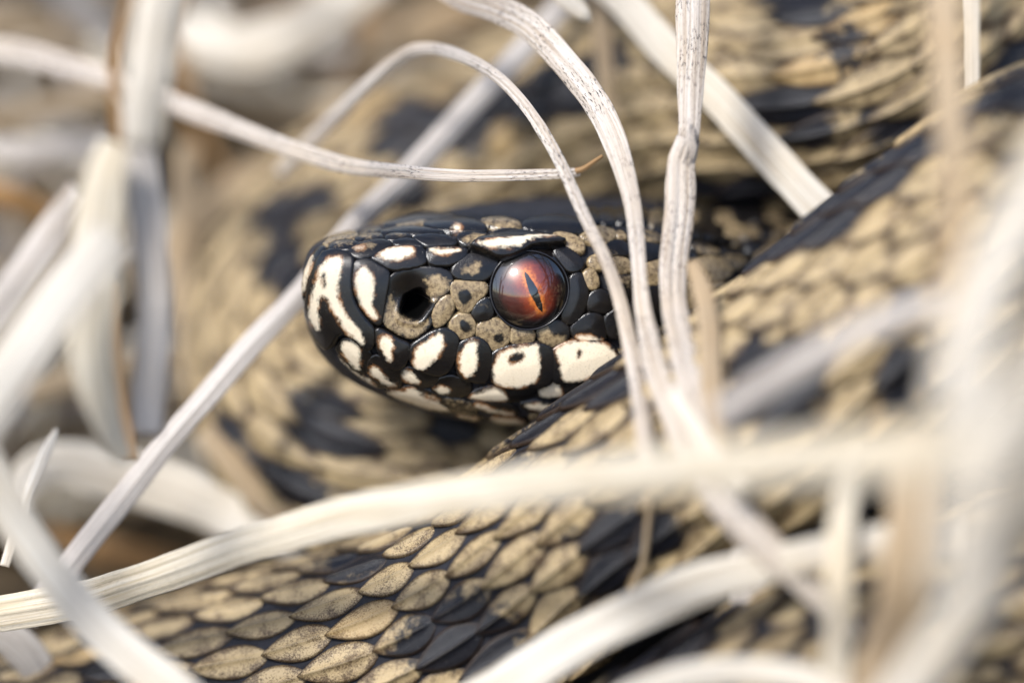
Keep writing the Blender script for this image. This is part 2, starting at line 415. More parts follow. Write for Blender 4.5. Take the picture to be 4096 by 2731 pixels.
hs(1, [(640,372),(700,330),(830,312),(940,322),(960,365),(900,388),(760,398),(670,410)], tan=[[(660,365),(720,340),(900,330),(920,360),(760,378)]])
hs(1, [(960,372),(1010,320),(1130,308),(1255,332),(1270,360),(1150,372),(1040,402)], tan=[[(1000,350),(1060,325),(1220,340),(1120,362)]])
hs(1, [(1040,412),(1130,372),(1260,368),(1385,428),(1395,468),(1250,458),(1090,458)], allt=-0.35)
hs(1, [(808,575),(900,513),(1050,458),(1250,453),(1393,468),(1408,540),(1425,642),(1230,692),(1030,710),(940,652),(850,602)], [[(870,545),(940,500),(1060,470),(1240,457),(1300,500),(1300,550),(1200,580),(1090,615),(1020,605),(920,580)]])
hs(1, [(1403,468),(1560,453),(1800,463),(1880,488),(1855,562),(1760,622),(1640,665),(1500,655),(1425,622)], [[(1430,475),(1600,485),(1830,482),(1760,522),(1620,550),(1500,540)]], speck=0.4)
hs(1, [(1265,360),(1380,328),(1560,328),(1700,358),(1775,430),(1600,452),(1410,462),(1340,412)])
hs(1, [(900,302),(1050,250),(1250,232),(1500,268),(1645,305),(1540,328),(1350,328),(1180,312),(960,322)], allt=-0.5)
hs(1, [(930,238),(1020,180),(1150,112),(1400,80),(1600,88),(1770,130),(1640,162),(1480,178),(1200,202),(1050,238)])
hs(1, [(680,332),(760,270),(880,252),(955,265),(900,312),(760,322)], allt=0.0)
hs(1, [(1050,238),(1200,200),(1400,168),(1490,182),(1400,215),(1200,240)], allt=0.2)
hs(2, [(-180,252),(0,213),(250,193),(430,230),(525,290),(500,342),(330,347),(100,332),(-60,312)], [[(130,305),(220,280),(265,325),(180,345)]], speck=0.6)
hs(2, [(220,360),(330,345),(480,350),(545,380),(420,462),(340,495),(260,482),(200,420)], tan=[[(230,430),(380,370),(530,370),(400,470),(290,490)]])
hs(2, [(430,222),(560,193),(750,198),(880,250),(860,302),(700,312),(540,285)], allt=0.15)
hs(2, [(540,372),(640,310),(760,298),(880,320),(700,352),(600,392)])
hs(2, [(880,252),(1000,188),(1300,168),(1560,228),(1610,300),(1540,342),(1200,352),(900,322)], allt=-0.5)
# side of the snout
hs(1, [(655,588),(810,578),(900,650),(1025,712),(1012,850),(982,1000),(962,1150),(932,1305),(870,1295),(790,1222),(700,1092),(635,950),(612,820),(625,680)], [[(660,740),(720,670),(790,680),(840,760),(870,870),(850,980),(840,1080),(870,1150),(920,1210),(880,1240),(790,1190),(720,1090),(670,970),(650,850)]])
HS_NASAL = len(HS)
hs(1, [(1040,738),(1200,698),(1400,662),(1600,688),(1695,740),(1710,840),(1685,932),(1580,1002),(1520,1062),(1480,1180),(1490,1285),(1400,1375),(1270,1460),(1120,1405),(965,1305),(945,1240),(965,1050),(1000,880)],
   tan=[[(1010,950),(1080,950),(1120,1080),(1180,1200),(1300,1270),(1420,1220),(1480,1250),(1400,1375),(1270,1460),(1120,1400),(960,1300),(965,1100)], [(1380,790),(1500,740),(1640,770),(1700,850),(1660,930),(1560,1000),(1500,1080),(1450,1000),(1420,880)]])
hs(1, [(1502,1295),(1478,1180),(1540,1048),(1640,965),(1705,1000),(1730,1090),(1685,1205),(1600,1295),(1530,1328)], allt=0.55, speck=0.5)
hs(2, [(148,850),(330,843),(470,848),(525,900),(512,980),(420,1052),(340,1175),(260,1185),(188,1100),(148,1000),(128,900)], allt=0.35, void=[[(220,960),(300,930),(350,1000),(290,1080),(230,1050)]])
hs(2, [(343,1182),(420,1058),(520,1008),(565,1080),(595,1180),(560,1255),(450,1280),(378,1252)], allt=-0.15)
hs(2, [(108,1312),(190,1188),(330,1183),(393,1260),(398,1382),(330,1445),(240,1460),(165,1402)], allt=0.4, void=[[(230,1270),(320,1260),(350,1340),(280,1370)]])
hs(2, [(138,720),(220,640),(330,558),(440,543),(560,588),(645,650),(620,720),(500,855),(330,855),(165,822)], tan=[[(240,740),(340,670),(420,630),(470,690),(420,780),(300,800)]])
hs(2, [(318,512),(540,358),(870,316),(1200,378),(1335,440),(1342,482),(1180,505),(980,525),(880,588),(650,655),(500,585),(330,538)], [[(360,515),(560,485),(800,450),(1000,392),(1180,382),(1280,410),(1150,432),(960,472),(860,540),(680,562),(500,550)]], lift=0.85, speck=0.3)
hs(2, [(1200,350),(1350,348),(1480,400),(1545,480),(1522,555),(1440,545),(1340,492),(1320,440),(1220,390)], allt=0.3)
hs(2, [(1196,530),(1260,488),(1340,493),(1450,558),(1535,650),(1525,722),(1430,765),(1360,755),(1275,650)])
hs(2, [(1378,780),(1512,752),(1555,860),(1585,950),(1565,1090),(1500,1225),(1390,1325),(1275,1245),(1335,1080),(1378,930)], allt=-0.45)
hs(2, [(1036,1322),(1150,1258),(1270,1248),(1375,1320),(1390,1400),(1335,1495),(1210,1540),(1100,1505),(1036,1440)], tan=[[(1040,1340),(1120,1300),(1200,1390),(1380,1420),(1330,1495),(1210,1535),(1100,1500),(1040,1440)]])
hs(2, [(776,1322),(900,1308),(1000,1338),(1025,1420),(992,1495),(880,1525),(768,1505),(760,1410)], allt=0.2)
hs(2, [(398,1332),(470,1250),(600,1228),(742,1290),(765,1380),(745,1505),(620,1565),(555,1570),(468,1485),(405,1410)], allt=0.25, void=[[(590,1420),(660,1400),(700,1460),(640,1500)]])
# upper lip
N_LABIAL = len(HS)
hs(3, [(1008,208),(1060,196),(1200,278),(1330,350),(1445,390),(1442,500),(1412,600),(1335,695),(1230,705),(1125,600),(1035,470),(1005,330)], [[(1060,300),(1130,275),(1210,310),(1250,380),(1210,470),(1230,560),(1210,610),(1150,570),(1100,470),(1060,400)]])
hs(3, [(1450,400),(1580,320),(1720,228),(1880,186),(1995,238),(2065,330),(2035,500),(1955,705),(1830,785),(1700,765),(1500,695),(1415,560)], [[(1510,440),(1620,350),(1720,280),(1830,240),(1870,300),(1850,450),(1760,580),(1650,690),(1560,700),(1490,660),(1490,560)]])
hs(4, [(245,330),(430,268),(522,298),(605,400),(620,520),(592,705),(560,785),(430,785),(245,745),(205,560),(215,430)], [[(300,370),(380,290),(450,320),(460,420),(455,560),(440,650),(370,720),(290,720),(230,600),(250,460)]], speck=0.3)
hs(4, [(618,438),(830,366),(1080,336),(1180,346),(1315,400),(1335,560),(1305,785),(1240,835),(1000,858),(800,858),(635,815),(586,700),(606,560)], [[(690,450),(850,390),(1100,350),(1160,380),(1150,480),(1180,540),(1160,690),(1080,800),(900,845),(720,820),(640,770),(620,660),(650,540)]], void=[[(780,530),(840,470),(930,440),(990,470),(960,530),(850,575)]], speck=0.5)
hs(4, [(1326,400),(1500,306),(1700,326),(1880,316),(1995,378),(2058,450),(2045,545),(1960,605),(1850,685),(1700,775),(1420,795),(1305,795),(1316,560),(1306,430)], [[(1310,420),(1500,310),(1700,325),(1880,320),(2050,450),(2035,530),(1930,590),(1880,660),(1640,770),(1430,790),(1390,650),(1370,520)]], void=[[(1590,420),(1620,390),(1625,490),(1600,510)]], speck=0.95)
# temple
N_TEMPLE = len(HS)
hs(4, [(1506,170),(1600,78),(1700,6),(1830,6),(1893,60),(1915,180),(1925,295),(1850,335),(1700,335),(1540,294)], [[(1550,262),(1700,242),(1850,290),(1885,310),(1800,328),(1620,312)]], speck=0.5)
hs(5, [(30,332),(180,238),(350,268),(365,340),(280,402),(200,402),(60,352)], allt=0.3)
hs(5, [(236,432),(330,368),(430,368),(482,420),(493,503),(400,512),(280,503)], tan=[[(280,485),(370,468),(380,505),(300,505)]])
hs(5, [(278,530),(400,503),(482,540),(514,600),(503,653),(400,664),(320,664),(248,600)], allt=0.3)
hs(5, [(318,690),(500,658),(514,750),(505,880),(430,945),(368,880),(326,780)], tan=[[(320,690),(500,660),(510,780),(430,760),(340,790)]])
hs(5, [(60,652),(160,598),(212,700),(214,790),(130,814),(86,730)], allt=0.35)
hs(5, [(116,842),(220,788),(333,850),(364,950),(300,1014),(160,1004),(100,982)])
hs(5, [(270,1024),(440,930),(525,930),(525,1245),(400,1235),(300,1245),(256,1100)])
hs(5, [(350,278),(440,288),(472,362),(370,345)], allt=0.2)
hs(5, [(560,600),(680,548),(800,518),(960,560),(940,700),(800,745),(650,784),(560,700)], allt=0.3)
hs(5, [(560,400),(640,385),(760,400),(860,470),(800,520),(640,570),(560,520)])
hs(5, [(560,800),(640,795),(750,748),(860,800),(900,950),(860,1100),(700,1155),(580,1050)], allt=-0.6)
hs(5, [(500,280),(620,275),(770,320),(800,390),(640,385),(520,370)], allt=0.1)
hs(5, [(1020,375),(1200,378),(1305,462),(1285,505),(1140,505),(1040,450)], tan=[[(1000,400),(1150,440),(1290,450),(1290,505),(1140,505)]])
hs(5, [(985,600),(1130,508),(1275,512),(1375,580),(1416,640),(1350,714),(1180,755),(1030,705)], allt=0.6)
hs(5, [(1296,508),(1440,478),(1565,570),(1430,645),(1330,560)], allt=0.1)
hs(5, [(1140,765),(1350,720),(1310,805),(1220,850)], allt=0.5)
hs(5, [(870,470),(985,425),(1115,500),(1010,600),(950,560)], allt=-0.3)
hs(5, [(1290,418),(1450,428),(1555,500),(1440,522),(1330,502)])
hs(5, [(900,950),(960,720),(1120,770),(1200,860),(1150,1000),(1000,1080)], allt=0.3)
# lower lip and chin
N_LIP = len(HS)
hs(3, [(480,478),(515,390),(560,340),(640,328),(760,358),(860,430),(925,490),(965,540),(892,640),(885,805),(820,798),(700,728),(600,620),(520,530)], [[(560,390),(640,350),(740,370),(830,450),(810,560),(810,690),(810,750),(720,710),(630,600),(570,500)]])
hs(3, [(478,490),(540,560),(640,660),(760,760),(900,830),(1000,895),(1080,960),(1130,990),(1000,980),(860,900),(720,800),(590,690),(505,580)], [[(500,540),(560,600),(660,700),(780,790),(900,850),(980,910),(1040,960),(950,930),(840,870),(720,780),(600,670),(530,600)]])
hs(3, [(886,680),(930,600),(990,538),(1080,556),(1200,638),(1293,720),(1335,830),(1337,922),(1285,996),(1200,996),(1080,958),(955,868),(895,785)], [[(960,680),(1020,680),(1090,760),(1150,830),(1280,930),(1250,960),(1130,930),(1030,850),(950,800),(930,740)]], speck=0.4)
hs(3, [(1335,720),(1420,688),(1550,716),(1700,776),(1825,808),(1785,885),(1700,946),(1600,976),(1480,938),(1370,905),(1305,840)], [[(1350,735),(1420,720),(1520,800),(1580,880),(1520,910),(1420,890),(1340,830)]])
hs(3, [(1825,820),(1960,798),(2090,828),(2195,858),(2230,960),(2195,1046),(2080,1086),(1950,1076),(1800,1046),(1685,984),(1760,900)], [[(1740,965),(1830,920),(1950,960),(1940,1010),(1880,1055),(1790,1020)]])
hs(4, [(310,984),(480,876),(640,838),(820,858),(1080,858),(1165,900),(1122,966),(980,1026),(800,1038),(560,1028),(440,1018)], [[(340,985),(520,890),(650,855),(740,880),(810,970),(790,1022),(600,1022),(450,1008)]])
hs(4, [(1145,884),(1300,800),(1420,788),(1665,788),(1690,860),(1610,945),(1440,978),(1300,996),(1135,986)], [[(1170,880),(1300,806),(1400,800),(1410,880),(1440,960),(1280,985),(1155,972)]])
hs(3, [(1080,1000),(1310,988),(1460,930),(1690,1000),(1900,1110),(2100,1200),(2195,1265),(1980,1285),(1700,1265),(1400,1168),(1200,1085)], [[(1120,1010),(1330,1000),(1470,950),(1680,1060),(1880,1140),(2050,1240),(1900,1265),(1700,1245),(1400,1150),(1220,1075)]], void=[[(1520,1020),(1700,1060),(1860,1130),(1700,1110)]], speck=0.3)
hs(4, [(-60,1000),(150,1000),(340,1040),(480,1140),(420,1205),(250,1175),(100,1145),(-100,1060)], allt=0.0)
hs(4, [(350,1042),(560,1028),(780,1038),(945,1130),(905,1206),(700,1196),(500,1146)], [[(390,1060),(520,1050),(620,1110),(860,1150),(880,1195),(700,1185),(520,1130)]], speck=0.4)
hs(4, [(930,1042),(1160,1028),(1400,1078),(1410,1176),(1200,1186),(970,1124)], [[(960,1055),(1150,1045),(1370,1090),(1300,1150),(1100,1130)]], speck=0.5)
hs(4, [(150,1190),(380,1178),(560,1220),(570,1295),(400,1298),(230,1235)], [[(180,1195),(370,1190),(480,1240),(400,1285),(250,1230)]], speck=0.3)
hs(4, [(550,1220),(800,1198),(1105,1242),(1045,1340),(800,1340),(590,1285)], [[(580,1225),(800,1215),(1000,1250),(950,1310),(780,1320),(640,1270)]], speck=0.6)
hs(4, [(1000,1192),(1400,1178),(1330,1300),(1120,1300)], allt=0.3)

for h in HS[N_LIP:]: h['off'] = -0.28
for h in HS[N_LIP:N_LIP + 2]: h['off'] = -0.30
HS[0]['off'] = 0.18; HS[1]['off'] = 0.10
for h in HS[N_LABIAL:N_TEMPLE]: h['off'] = 0.10
EYE_PX = np.array([2116.0, 1160.0])
traced = list(HS)
for j in range(12):          # small plates at the back of the head where blades and the coil hide most of it
    for i in range(20):
        c = np.array([2300 + 66 * (i + 0.5 * (j % 2)), 872 + 56 * j]) + rng.normal(0, 7, 2)
        if c[0] > 3300: continue
        P = np.array([c])
        if any(sdf(P, h['out'])[0] > -24 for h in traced) or np.linalg.norm(c - EYE_PX) < 190: continue
        ang = np.linspace(0, 2 * math.pi, 7, endpoint=False) + 0.3
        out = c + np.stack([np.cos(ang) * 44, np.sin(ang) * 34], 1) * rng.uniform(0.9, 1.1, (7, 1))
        HS.append(dict(out=out, cream=[], tan=[], speck=0, lift=0, allt=float(rng.choice([-0.7, -0.3, 0.1, 0.3])), void=[], hgt=0.12))

def nose_r(P):
    d = P - NOSE; a = R(-18)
    x = d[:, 0] * math.cos(a) - d[:, 1] * math.sin(a); y = d[:, 0] * math.sin(a) + d[:, 1] * math.cos(a)
    return np.sqrt((x / 57) ** 2 + (y / 62) ** 2) * (1 + 0.10 * np.sin(2.0 * np.arctan2(y, x) + 0.6) + 0.05 * np.sin(5 * np.arctan2(y, x)))
def make_head_scale(h, name, nasal=False):
    out = chaikin(h['out'], 2)
    tg = np.roll(out, -1, 0) - np.roll(out, 1, 0); nm = np.stack([tg[:, 1], -tg[:, 0]], 1); nm /= np.linalg.norm(nm, axis=1)[:, None] + 1e-9
    if 0.5 * np.sum(out[:, 0] * np.roll(out[:, 1], -1) - np.roll(out[:, 0], -1) * out[:, 1]) < 0: nm = -nm
    out = out + nm * h.get('grow', 8.5)
    seg = np.linalg.norm(np.roll(out, -1, 0) - out, axis=1); per = seg.sum()
    s = np.concatenate([[0], np.cumsum(seg)]); o2 = np.vstack([out, out[:1]])
    n = int(per / 7); qq = np.linspace(0, per, n, endpoint=False)
    bd = np.stack([np.interp(qq, s, o2[:, 0]), np.interp(qq, s, o2[:, 1])], 1)
    lo, hi = bd.min(0), bd.max(0); g = 6.5
    X, Y = np.meshgrid(np.arange(lo[0], hi[0], g), np.arange(lo[1], hi[1], g)); X[::2] += g / 2
    I = np.stack([X.ravel(), Y.ravel()], 1); sd = sdf(I, bd); I = I[sd > 3.0]
    P = np.vstack([bd, I])
    r = delaunay_2d_cdt([Vector(p) for p in P], [(i, (i + 1) % n) for i in range(n)], [], 1, 1e-4)
    P = np.array([tuple(v) for v in r[0]]); F = [f[::-1] for f in r[2]]
    e = np.maximum(sdf(P, bd), 0) / PXMM
    HN_ = [hit(p) for p in P]; B = np.array([a for a, _ in HN_]); N = np.array([b for _, b in HN_])
    wid = max(e.max(), 0.15); E = min(0.115, wid * 0.5)
    hgt = h['hgt'] * min(1, wid / 0.55)
    ht = -0.26 + (hgt + 0.26) * (1 - (1 - np.clip(e / E, 0, 1)) ** 2.2) + 0.11 * np.clip(e / wid, 0, 1) + h.get('off', 0.0)
    if h['lift']:
        yy = (P[:, 1] - P[:, 1].min()) / np.ptp(P[:, 1]); ht = ht + h['lift'] * smoothstep(0.1, 0.6, yy) * smoothstep(0, 0.25, e)
    cream = np.full(len(P), -3.0); tan = np.full(len(P), -3.0)
    for c in h['cream']: cream = np.maximum(cream, sdf(P, chaikin(c, 2)) / PXMM)
    for c in h['tan']: tan = np.maximum(tan, sdf(P, chaikin(c, 2)) / PXMM)
    for c in h['void']:
        vd = -sdf(P, chaikin(c, 2)) / PXMM
        if h['cream']: cream = np.minimum(cream, vd)
        if not h['cream']: tan = np.minimum(np.maximum(tan, h['allt'] if h['allt'] is not None else -3), vd * 2 - 0.1)
    if h['allt'] is not None and not h['void']: tan = np.maximum(tan, h['allt'])
    tan = tan - 0.12 * (e < 0.07)
    hole = np.full(len(P), -3.0)
    if nasal:
        rr = nose_r(P); bowl = zp(1, [(1255, 985)])[0]
        br = np.linalg.norm((P - bowl) / np.array([88, 106]), axis=1)
        ht = ht - 0.95 * np.exp(-(br * 1.2) ** 2) - 1.7 * smoothstep(1.08, 0.35, rr) + 0.16 * np.exp(-((rr - 1.2) / 0.2) ** 2) * (P[:, 1] > NOSE[1] - 20)
        hole = (1.0 - rr) * 0.7 - 0.55 * smoothstep(NOSE[1] + 8, NOSE[1] - 42, P[:, 1] + 0.35 * (P[:, 0] - NOSE[0])); tan = np.minimum(tan, (br - 0.78) * 1.4)
    V = B + N * ht[:, None]
    return build(name, V, F, M_HEAD, body, dict(cream=cream, tan=tan, edge=e, hole=hole, speck=np.full(len(P), h['speck'])))
for i, h in enumerate(HS):
    o = make_head_scale(h, 'nasal_scale' if i == HS_NASAL else 'head_scale', i == HS_NASAL)

# ---- eye
ec, en = hit(EYE_PX); en = en * 0.75 + np.array([0, 0, 0.25]); en /= np.linalg.norm(en)
ER, EB = 3.5, 2.58
ecen = ec + np.array([0, 0, 0.05]) - en * math.sqrt(ER ** 2 - EB ** 2)
ex = np.cross([0, 1, 0], en); ex /= np.linalg.norm(ex); ey = np.cross(en, ex)
nt, nl = 40, 72
ev, ef, slit, rimd, low = [], [], [], [], []
sa = R(24)                # slit pupil leans: top toward the snout
for i in range(nt + 1):
    th = (i / nt) * R(88)
    for j in range(nl):
        ph = 2 * math.pi * j / nl
        lx, ly = math.sin(th) * math.cos(ph), math.sin(th) * math.sin(ph)
        ev.append(ecen + ER * (lx * ex + ly * ey + math.cos(th) * en))
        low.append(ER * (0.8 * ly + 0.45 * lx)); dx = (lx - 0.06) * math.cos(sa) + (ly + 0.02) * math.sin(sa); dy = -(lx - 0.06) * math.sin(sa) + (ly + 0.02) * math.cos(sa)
        slit.append(ER * math.sqrt(dx ** 2 + max(0, abs(dy) - 0.37) ** 2)); rimd.append((EB - ER * math.hypot(lx, ly)))
for i in range(nt):
    for j in range(nl):
        k = (j + 1) % nl
        ef.append((i * nl + j, (i + 1) * nl + j, (i + 1) * nl + k, i * nl + k))
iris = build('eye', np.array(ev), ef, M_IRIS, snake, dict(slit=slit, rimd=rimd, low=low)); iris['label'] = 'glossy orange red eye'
pv, pf = [], []; n1, n2 = 24, 8
for i in range(n1 + 1):
    a = (i / n1 * 2 - 1); hwid = 0.074 * (1 - abs(a) ** 2.2) ** 0.8 * (1 + 0.08 * math.sin(7 * a + 1) + 0.05 * math.sin(17 * a)) + 0.002
    for j in range(n2 + 1):
        b = (j / n2 * 2 - 1) * hwid; a2 = a * 0.42
        lx = b * math.cos(sa) - a2 * math.sin(sa) + 0.06; ly = b * math.sin(sa) + a2 * math.cos(sa) - 0.02
        pv.append(ecen + ER * 1.004 * (lx * ex + ly * ey + math.sqrt(1 - lx * lx - ly * ly) * en))
for i in range(n1):
    for j in range(n2):
        a = i * (n2 + 1) + j; pf.append((a, a + 1, a + n2 + 2, a + n2 + 1))
build('pupil', np.array(pv), pf, M_PUPIL, iris)['label'] = 'black slit pupil'
tv, tf = [], []; n1, n2 = 72, 10
for i in range(n1):
    ph = 2 * math.pi * i / n1; d = math.cos(ph) * ex + math.sin(ph) * ey
    for j in range(n2):
        a = 2 * math.pi * j / n2
        tv.append(ecen + en * (math.sqrt(ER ** 2 - EB ** 2) + 0.05 + 0.09 * math.sin(a)) + d * (EB + 0.05 + 0.03 * math.sin(3 * ph + 1) + 0.07 * math.cos(a)))
for i in range(n1):
    for j in range(n2):
        a = i * n2 + j; b = i * n2 + (j + 1) % n2; c = ((i + 1) % n1) * n2 + (j + 1) % n2; d = ((i + 1) % n1) * n2 + j
        tf.append((a, d, c, b))
build('eye_rim', np.array(tv), tf, M_RIM, iris)

# ---- body scales
Z0 = 4096 / 2352
def z0(pts): return np.array(pts, float) * Z0
DARK_AB = [np.array(p, float) for p in (
    [(1880,1990),(2060,1730),(2450,1420),(2560,1350),(2570,1560),(2480,1640),(2330,1620),(2280,1660),(2150,1750),(2080,1840),(1950,1980)],
    [(2880,1090),(3100,940),(3300,780),(3600,570),(4096,270),(4500,60),(4500,300),(4096,490),(3920,490),(3750,640),(3560,760),(3490,790),(3440,930),(3390,945),(3330,1040),(3180,1055),(3080,1045),(2960,1100)],
    [(2880,1470),(2990,1350),(3030,1300),(3050,1390),(3220,1380),(3330,1420),(3260,1560),(3200,1700),(2920,1710),(2890,1560)],
    [(3490,1400),(3640,1390),(3690,1480),(3650,1640),(3540,1660),(3480,1560)], [(3560,1150),(3640,1150),(3660,1260),(3580,1290)],
    [(1300,2215),(1480,2190),(1530,2245),(1420,2310),(1330,2300)],
    [(1640,2490),(1760,2390),(1900,2390),(2080,2470),(2060,2590),(1940,2731),(1700,2731),(1500,2700),(1560,2600)],
    [(2180,2110),(2560,2060),(2700,2200),(2560,2330),(2420,2330),(2250,2240)],
    [(2400,2600),(2900,2400),(3000,2480),(2850,2560),(2780,2731),(2400,2800)], [(250,2640),(500,2560),(560,2620),(400,2760)])]
DARK_C = [z0(p) for p in (
    [(850,260),(960,225),(1090,215),(1160,190),(1260,120),(1350,170),(1345,300),(1250,272),(1160,282),(1120,345),(1040,375),(950,362),(870,345)],
    [(600,490),(700,430),(745,450),(690,520),(700,600),(722,655),(640,645),(570,645),(520,640),(560,610),(640,590),(615,520)],
    [(690,905),(800,900),(862,960),(850,1060),(760,1100),(690,1060),(672,970)], [(480,950),(560,930),(570,1010),(500,1010)], [(940,940),(1080,930),(1090,1000),(960,1010)],
    [(1730,215),(1840,200),(1910,300),(1890,390),(1800,340),(1740,265)], [(1850,90),(1960,50),(2010,110),(1980,220),(1900,160)], [(1770,-20),(1880,-20),(1870,50),(1790,30)],
    [(1590,410),(1700,395),(1790,450),(1640,500)], [(2280,100),(2352,60),(2352,200),(2300,230)], [(1990,250),(2080,200),(2100,300),(2020,330)], [(560,1050),(680,1090),(720,1150),(640,1160)], [(1340,60),(1420,60),(1400,160),(1330,150)], [(900,430),(1000,410),(1060,450),(930,480)])]
def blob(Ppx, polys):
    v = np.full(len(Ppx), -6.0)
    for p in polys: v = np.maximum(v, sdf(Ppx, p) / PXMM)
    return v
ROWS, SPAN, PITCHL = 19, R(128), 5.5
NU, NVW = 13, 11
tq = np.linspace(0, 1, NU)
half = np.sin(np.pi * np.clip(0.05 + 0.95 * tq, 0, 1) ** 0.82) ** 0.86; half[-1] = 0.03; half[0] = 0.30
vq = np.array([-1, -.8, -.5, -.19, -.08, 0, .08, .19, .5, .8, 1.0])
def frame(s):
    i = np.clip(s / LEN * (len(S) - 1), 0, len(S) - 1.001); k = i.astype(int); f = (i - k)[..., None]
    g = lambda A: A[k] * (1 - f) + A[k + 1] * f
    return g(CP), g(CD), g(CL), (g(CR[:, None]))[..., 0]
def body_scale(s0, row, jit):
    """one keeled scale: a leaf-shaped shell that lies along the body, its tip raised toward the tail"""
    ph0 = (row - (ROWS - 1) / 2) / (ROWS - 1) * 2 * SPAN
    r0 = frame(np.array([s0]))[3][0]
    k = r0 / 8.6
    flank = smoothstep(0.35, 1.0, abs(ph0) / SPAN)
    pt = pitch_at(s0); Ls = (0.55 * pt + 2.75) * k * (1 + 0.06 * jit[0]); Wd = (1.14 + 0.26 * flank + 0.22 * smoothstep(5.0, 3.9, pt)) * k * (1 + 0.05 * jit[1])
    T_, V_ = np.meshgrid(tq, vq, indexing='ij')
    ss = s0 - Ls * 0.46 + Ls * T_
    arc = Wd * half[:, None] * V_
    ph = ph0 + arc / r0 + 0.02 * jit[2] * (T_ - 0.5)
    edge = (1 - np.abs(V_)) * Wd * half[:, None]; edge = np.minimum(edge, np.minimum((1 - T_) * Ls * 0.8, T_ * Ls + 0.15))
    keel = np.exp(-(arc / (0.12 * k)) ** 2) * smoothstep(0.02, 0.2, T_) * smoothstep(1.0, 0.86, T_)
    ht = 0.02 + 0.42 * T_ ** 1.3 + 0.13 * (1 - V_ ** 2) * np.sin(np.pi * (0.12 + 0.83 * T_)) + 0.24 * keel
    ht = ht * k
    c, d, l, r = frame(ss)
    P = c + (r + ht)[..., None] * (np.sin(ph)[..., None] * l + np.cos(ph)[..., None] * d)
    # skirt
    bi = [(i, 0) for i in range(NU)] + [(NU - 1, j) for j in range(1, NVW)] + [(i, NVW - 1) for i in range(NU - 2, -1, -1)]
    lowr = np.array([c[a, b] + (r[a, b] + max(ht[a, b] - 0.24 * k, -0.03)) * (math.sin(ph[a, b]) * l[a, b] + math.cos(ph[a, b]) * d[a, b]) for a, b in bi])
    V = np.vstack([P.reshape(-1, 3), lowr])
    F = []
    for i in range(NU - 1):
        for j in range(NVW - 1):
            a = i * NVW + j; F.append((a, a + NVW, a + NVW + 1, a + 1))
    base = NU * NVW
    for q_ in range(len(bi) - 1):
        a = bi[q_][0] * NVW + bi[q_][1]; b = bi[q_ + 1][0] * NVW + bi[q_ + 1][1]
        F.append((a, base + q_, base + q_ + 1, b))
    ed = np.concatenate([edge.ravel(), np.zeros(len(bi))]); kl = np.concatenate([keel.ravel(), np.zeros(len(bi))])
    return V, F, ed, kl, P.reshape(-1, 3).mean(0), ph0
sA, sD, sC = [S[np.argmin(np.linalg.norm(CP - path[i], axis=1))] for i in (iA, iD, iC)]
cands = []
sA2 = S[np.argmin(np.linalg.norm(CP - path[iA + 4], axis=1))]
def pitch_at(q): return 3.75 + 0.45 * smoothstep(sA - 10, sA + 10, q) + 1.1 * smoothstep(sA + 20, sA2 + 14, q)
ticks = [3.0]
while ticks[-1] < LEN: ticks.append(ticks[-1] + pitch_at(ticks[-1]) / 2)
for row in range(ROWS):
    for s0 in ticks[row % 2::2]:
        if s0 > LEN - 6: continue
        ph0 = (row - (ROWS - 1) / 2) / (ROWS - 1) * 2 * SPAN
        c, d, l, r = frame(np.array([s0])); nrm = (math.sin(ph0) * l + math.cos(ph0) * d)[0]; p = c[0] + nrm * r[0]
        q2 = to_px(p); vdir = EYEPT - p; face = float(nrm @ vdir / np.linalg.norm(vdir))
        if s0 < 6: continue
        inframe = -60 < q2[0] < 4156 and -60 < q2[1] < 2790
        hidden = False
        cands.append((s0, row, p, face, inframe))
# which of them the camera can see past the other coils
bb = BVHTree.FromPolygons([Vector(v) for v in BV], BF[:-2])
def seen(p):
    v = Vector(EYEPT - p); dist = v.length; v.normalize()
    loc, *_ = bb.ray_cast(Vector(p) + v * 0.9, v, dist); return loc is None
vis = [(c[3] * (DIST / (DIST - c[2][2])) ** 2 if (c[4] and c[3] > -0.08 and seen(c[2])) else -1) for c in cands]
order = sorted(range(len(cands)), key=lambda i: -vis[i])
single = set(i for i in order[:300] if vis[i] > -1)
rest = dict(V=[], F=[], a=[]); nv = 0
for i, (s0, row, p, face, inf) in enumerate(cands):
    jit = rng.normal(size=3)
    V, F, ed, kl, cen, ph0 = body_scale(s0, row, np.clip(jit, -2, 2))
    cp = to_px(cen)[None]; vp = to_px(V)
    isC = s0 < sA - 30; polys = DARK_C if isC else DARK_AB
    if s0 < sC - 12:
        tanv = np.full(len(V), float(rng.choice([-1.2, -0.6, 0.8])))
    else:
        tanv = -1.5 * ((0.75 * blob(cp, polys)[0] + 0.25 * blob(vp, polys) + 0.2) * 1.6 if isC else 0.55 * blob(cp, polys)[0] + 0.45 * blob(vp, polys))
        tanv = np.clip(tanv, -2.0, 1.6)
        if tanv.mean() > 0: tanv = tanv + rng.uniform(-0.25, 0.5)
        if rng.random() < 0.06: tanv = tanv - 0.9
    warm = np.full(len(V), float(np.clip(1.0 - abs(tanv.mean() - 0.5) * 1.2, 0, 1) * rng.uniform(0.2, 1.0)))
    at = dict(tan=tanv, edge=ed, keel=kl, warm=warm)
    if i in single:
        build('body_scale', V, F, M_BODY, body, at)
    else:
        rest['V'].append(V); rest['F'] += [tuple(x + nv for x in f) for f in F]; rest['a'].append(at); nv += len(V)
o = build('scale_cover', np.vstack(rest['V']), rest['F'], M_BODY, body, {k: np.concatenate([a[k] for a in rest['a']]) for k in ('tan', 'edge', 'keel', 'warm')})
o['kind'] = 'stuff'

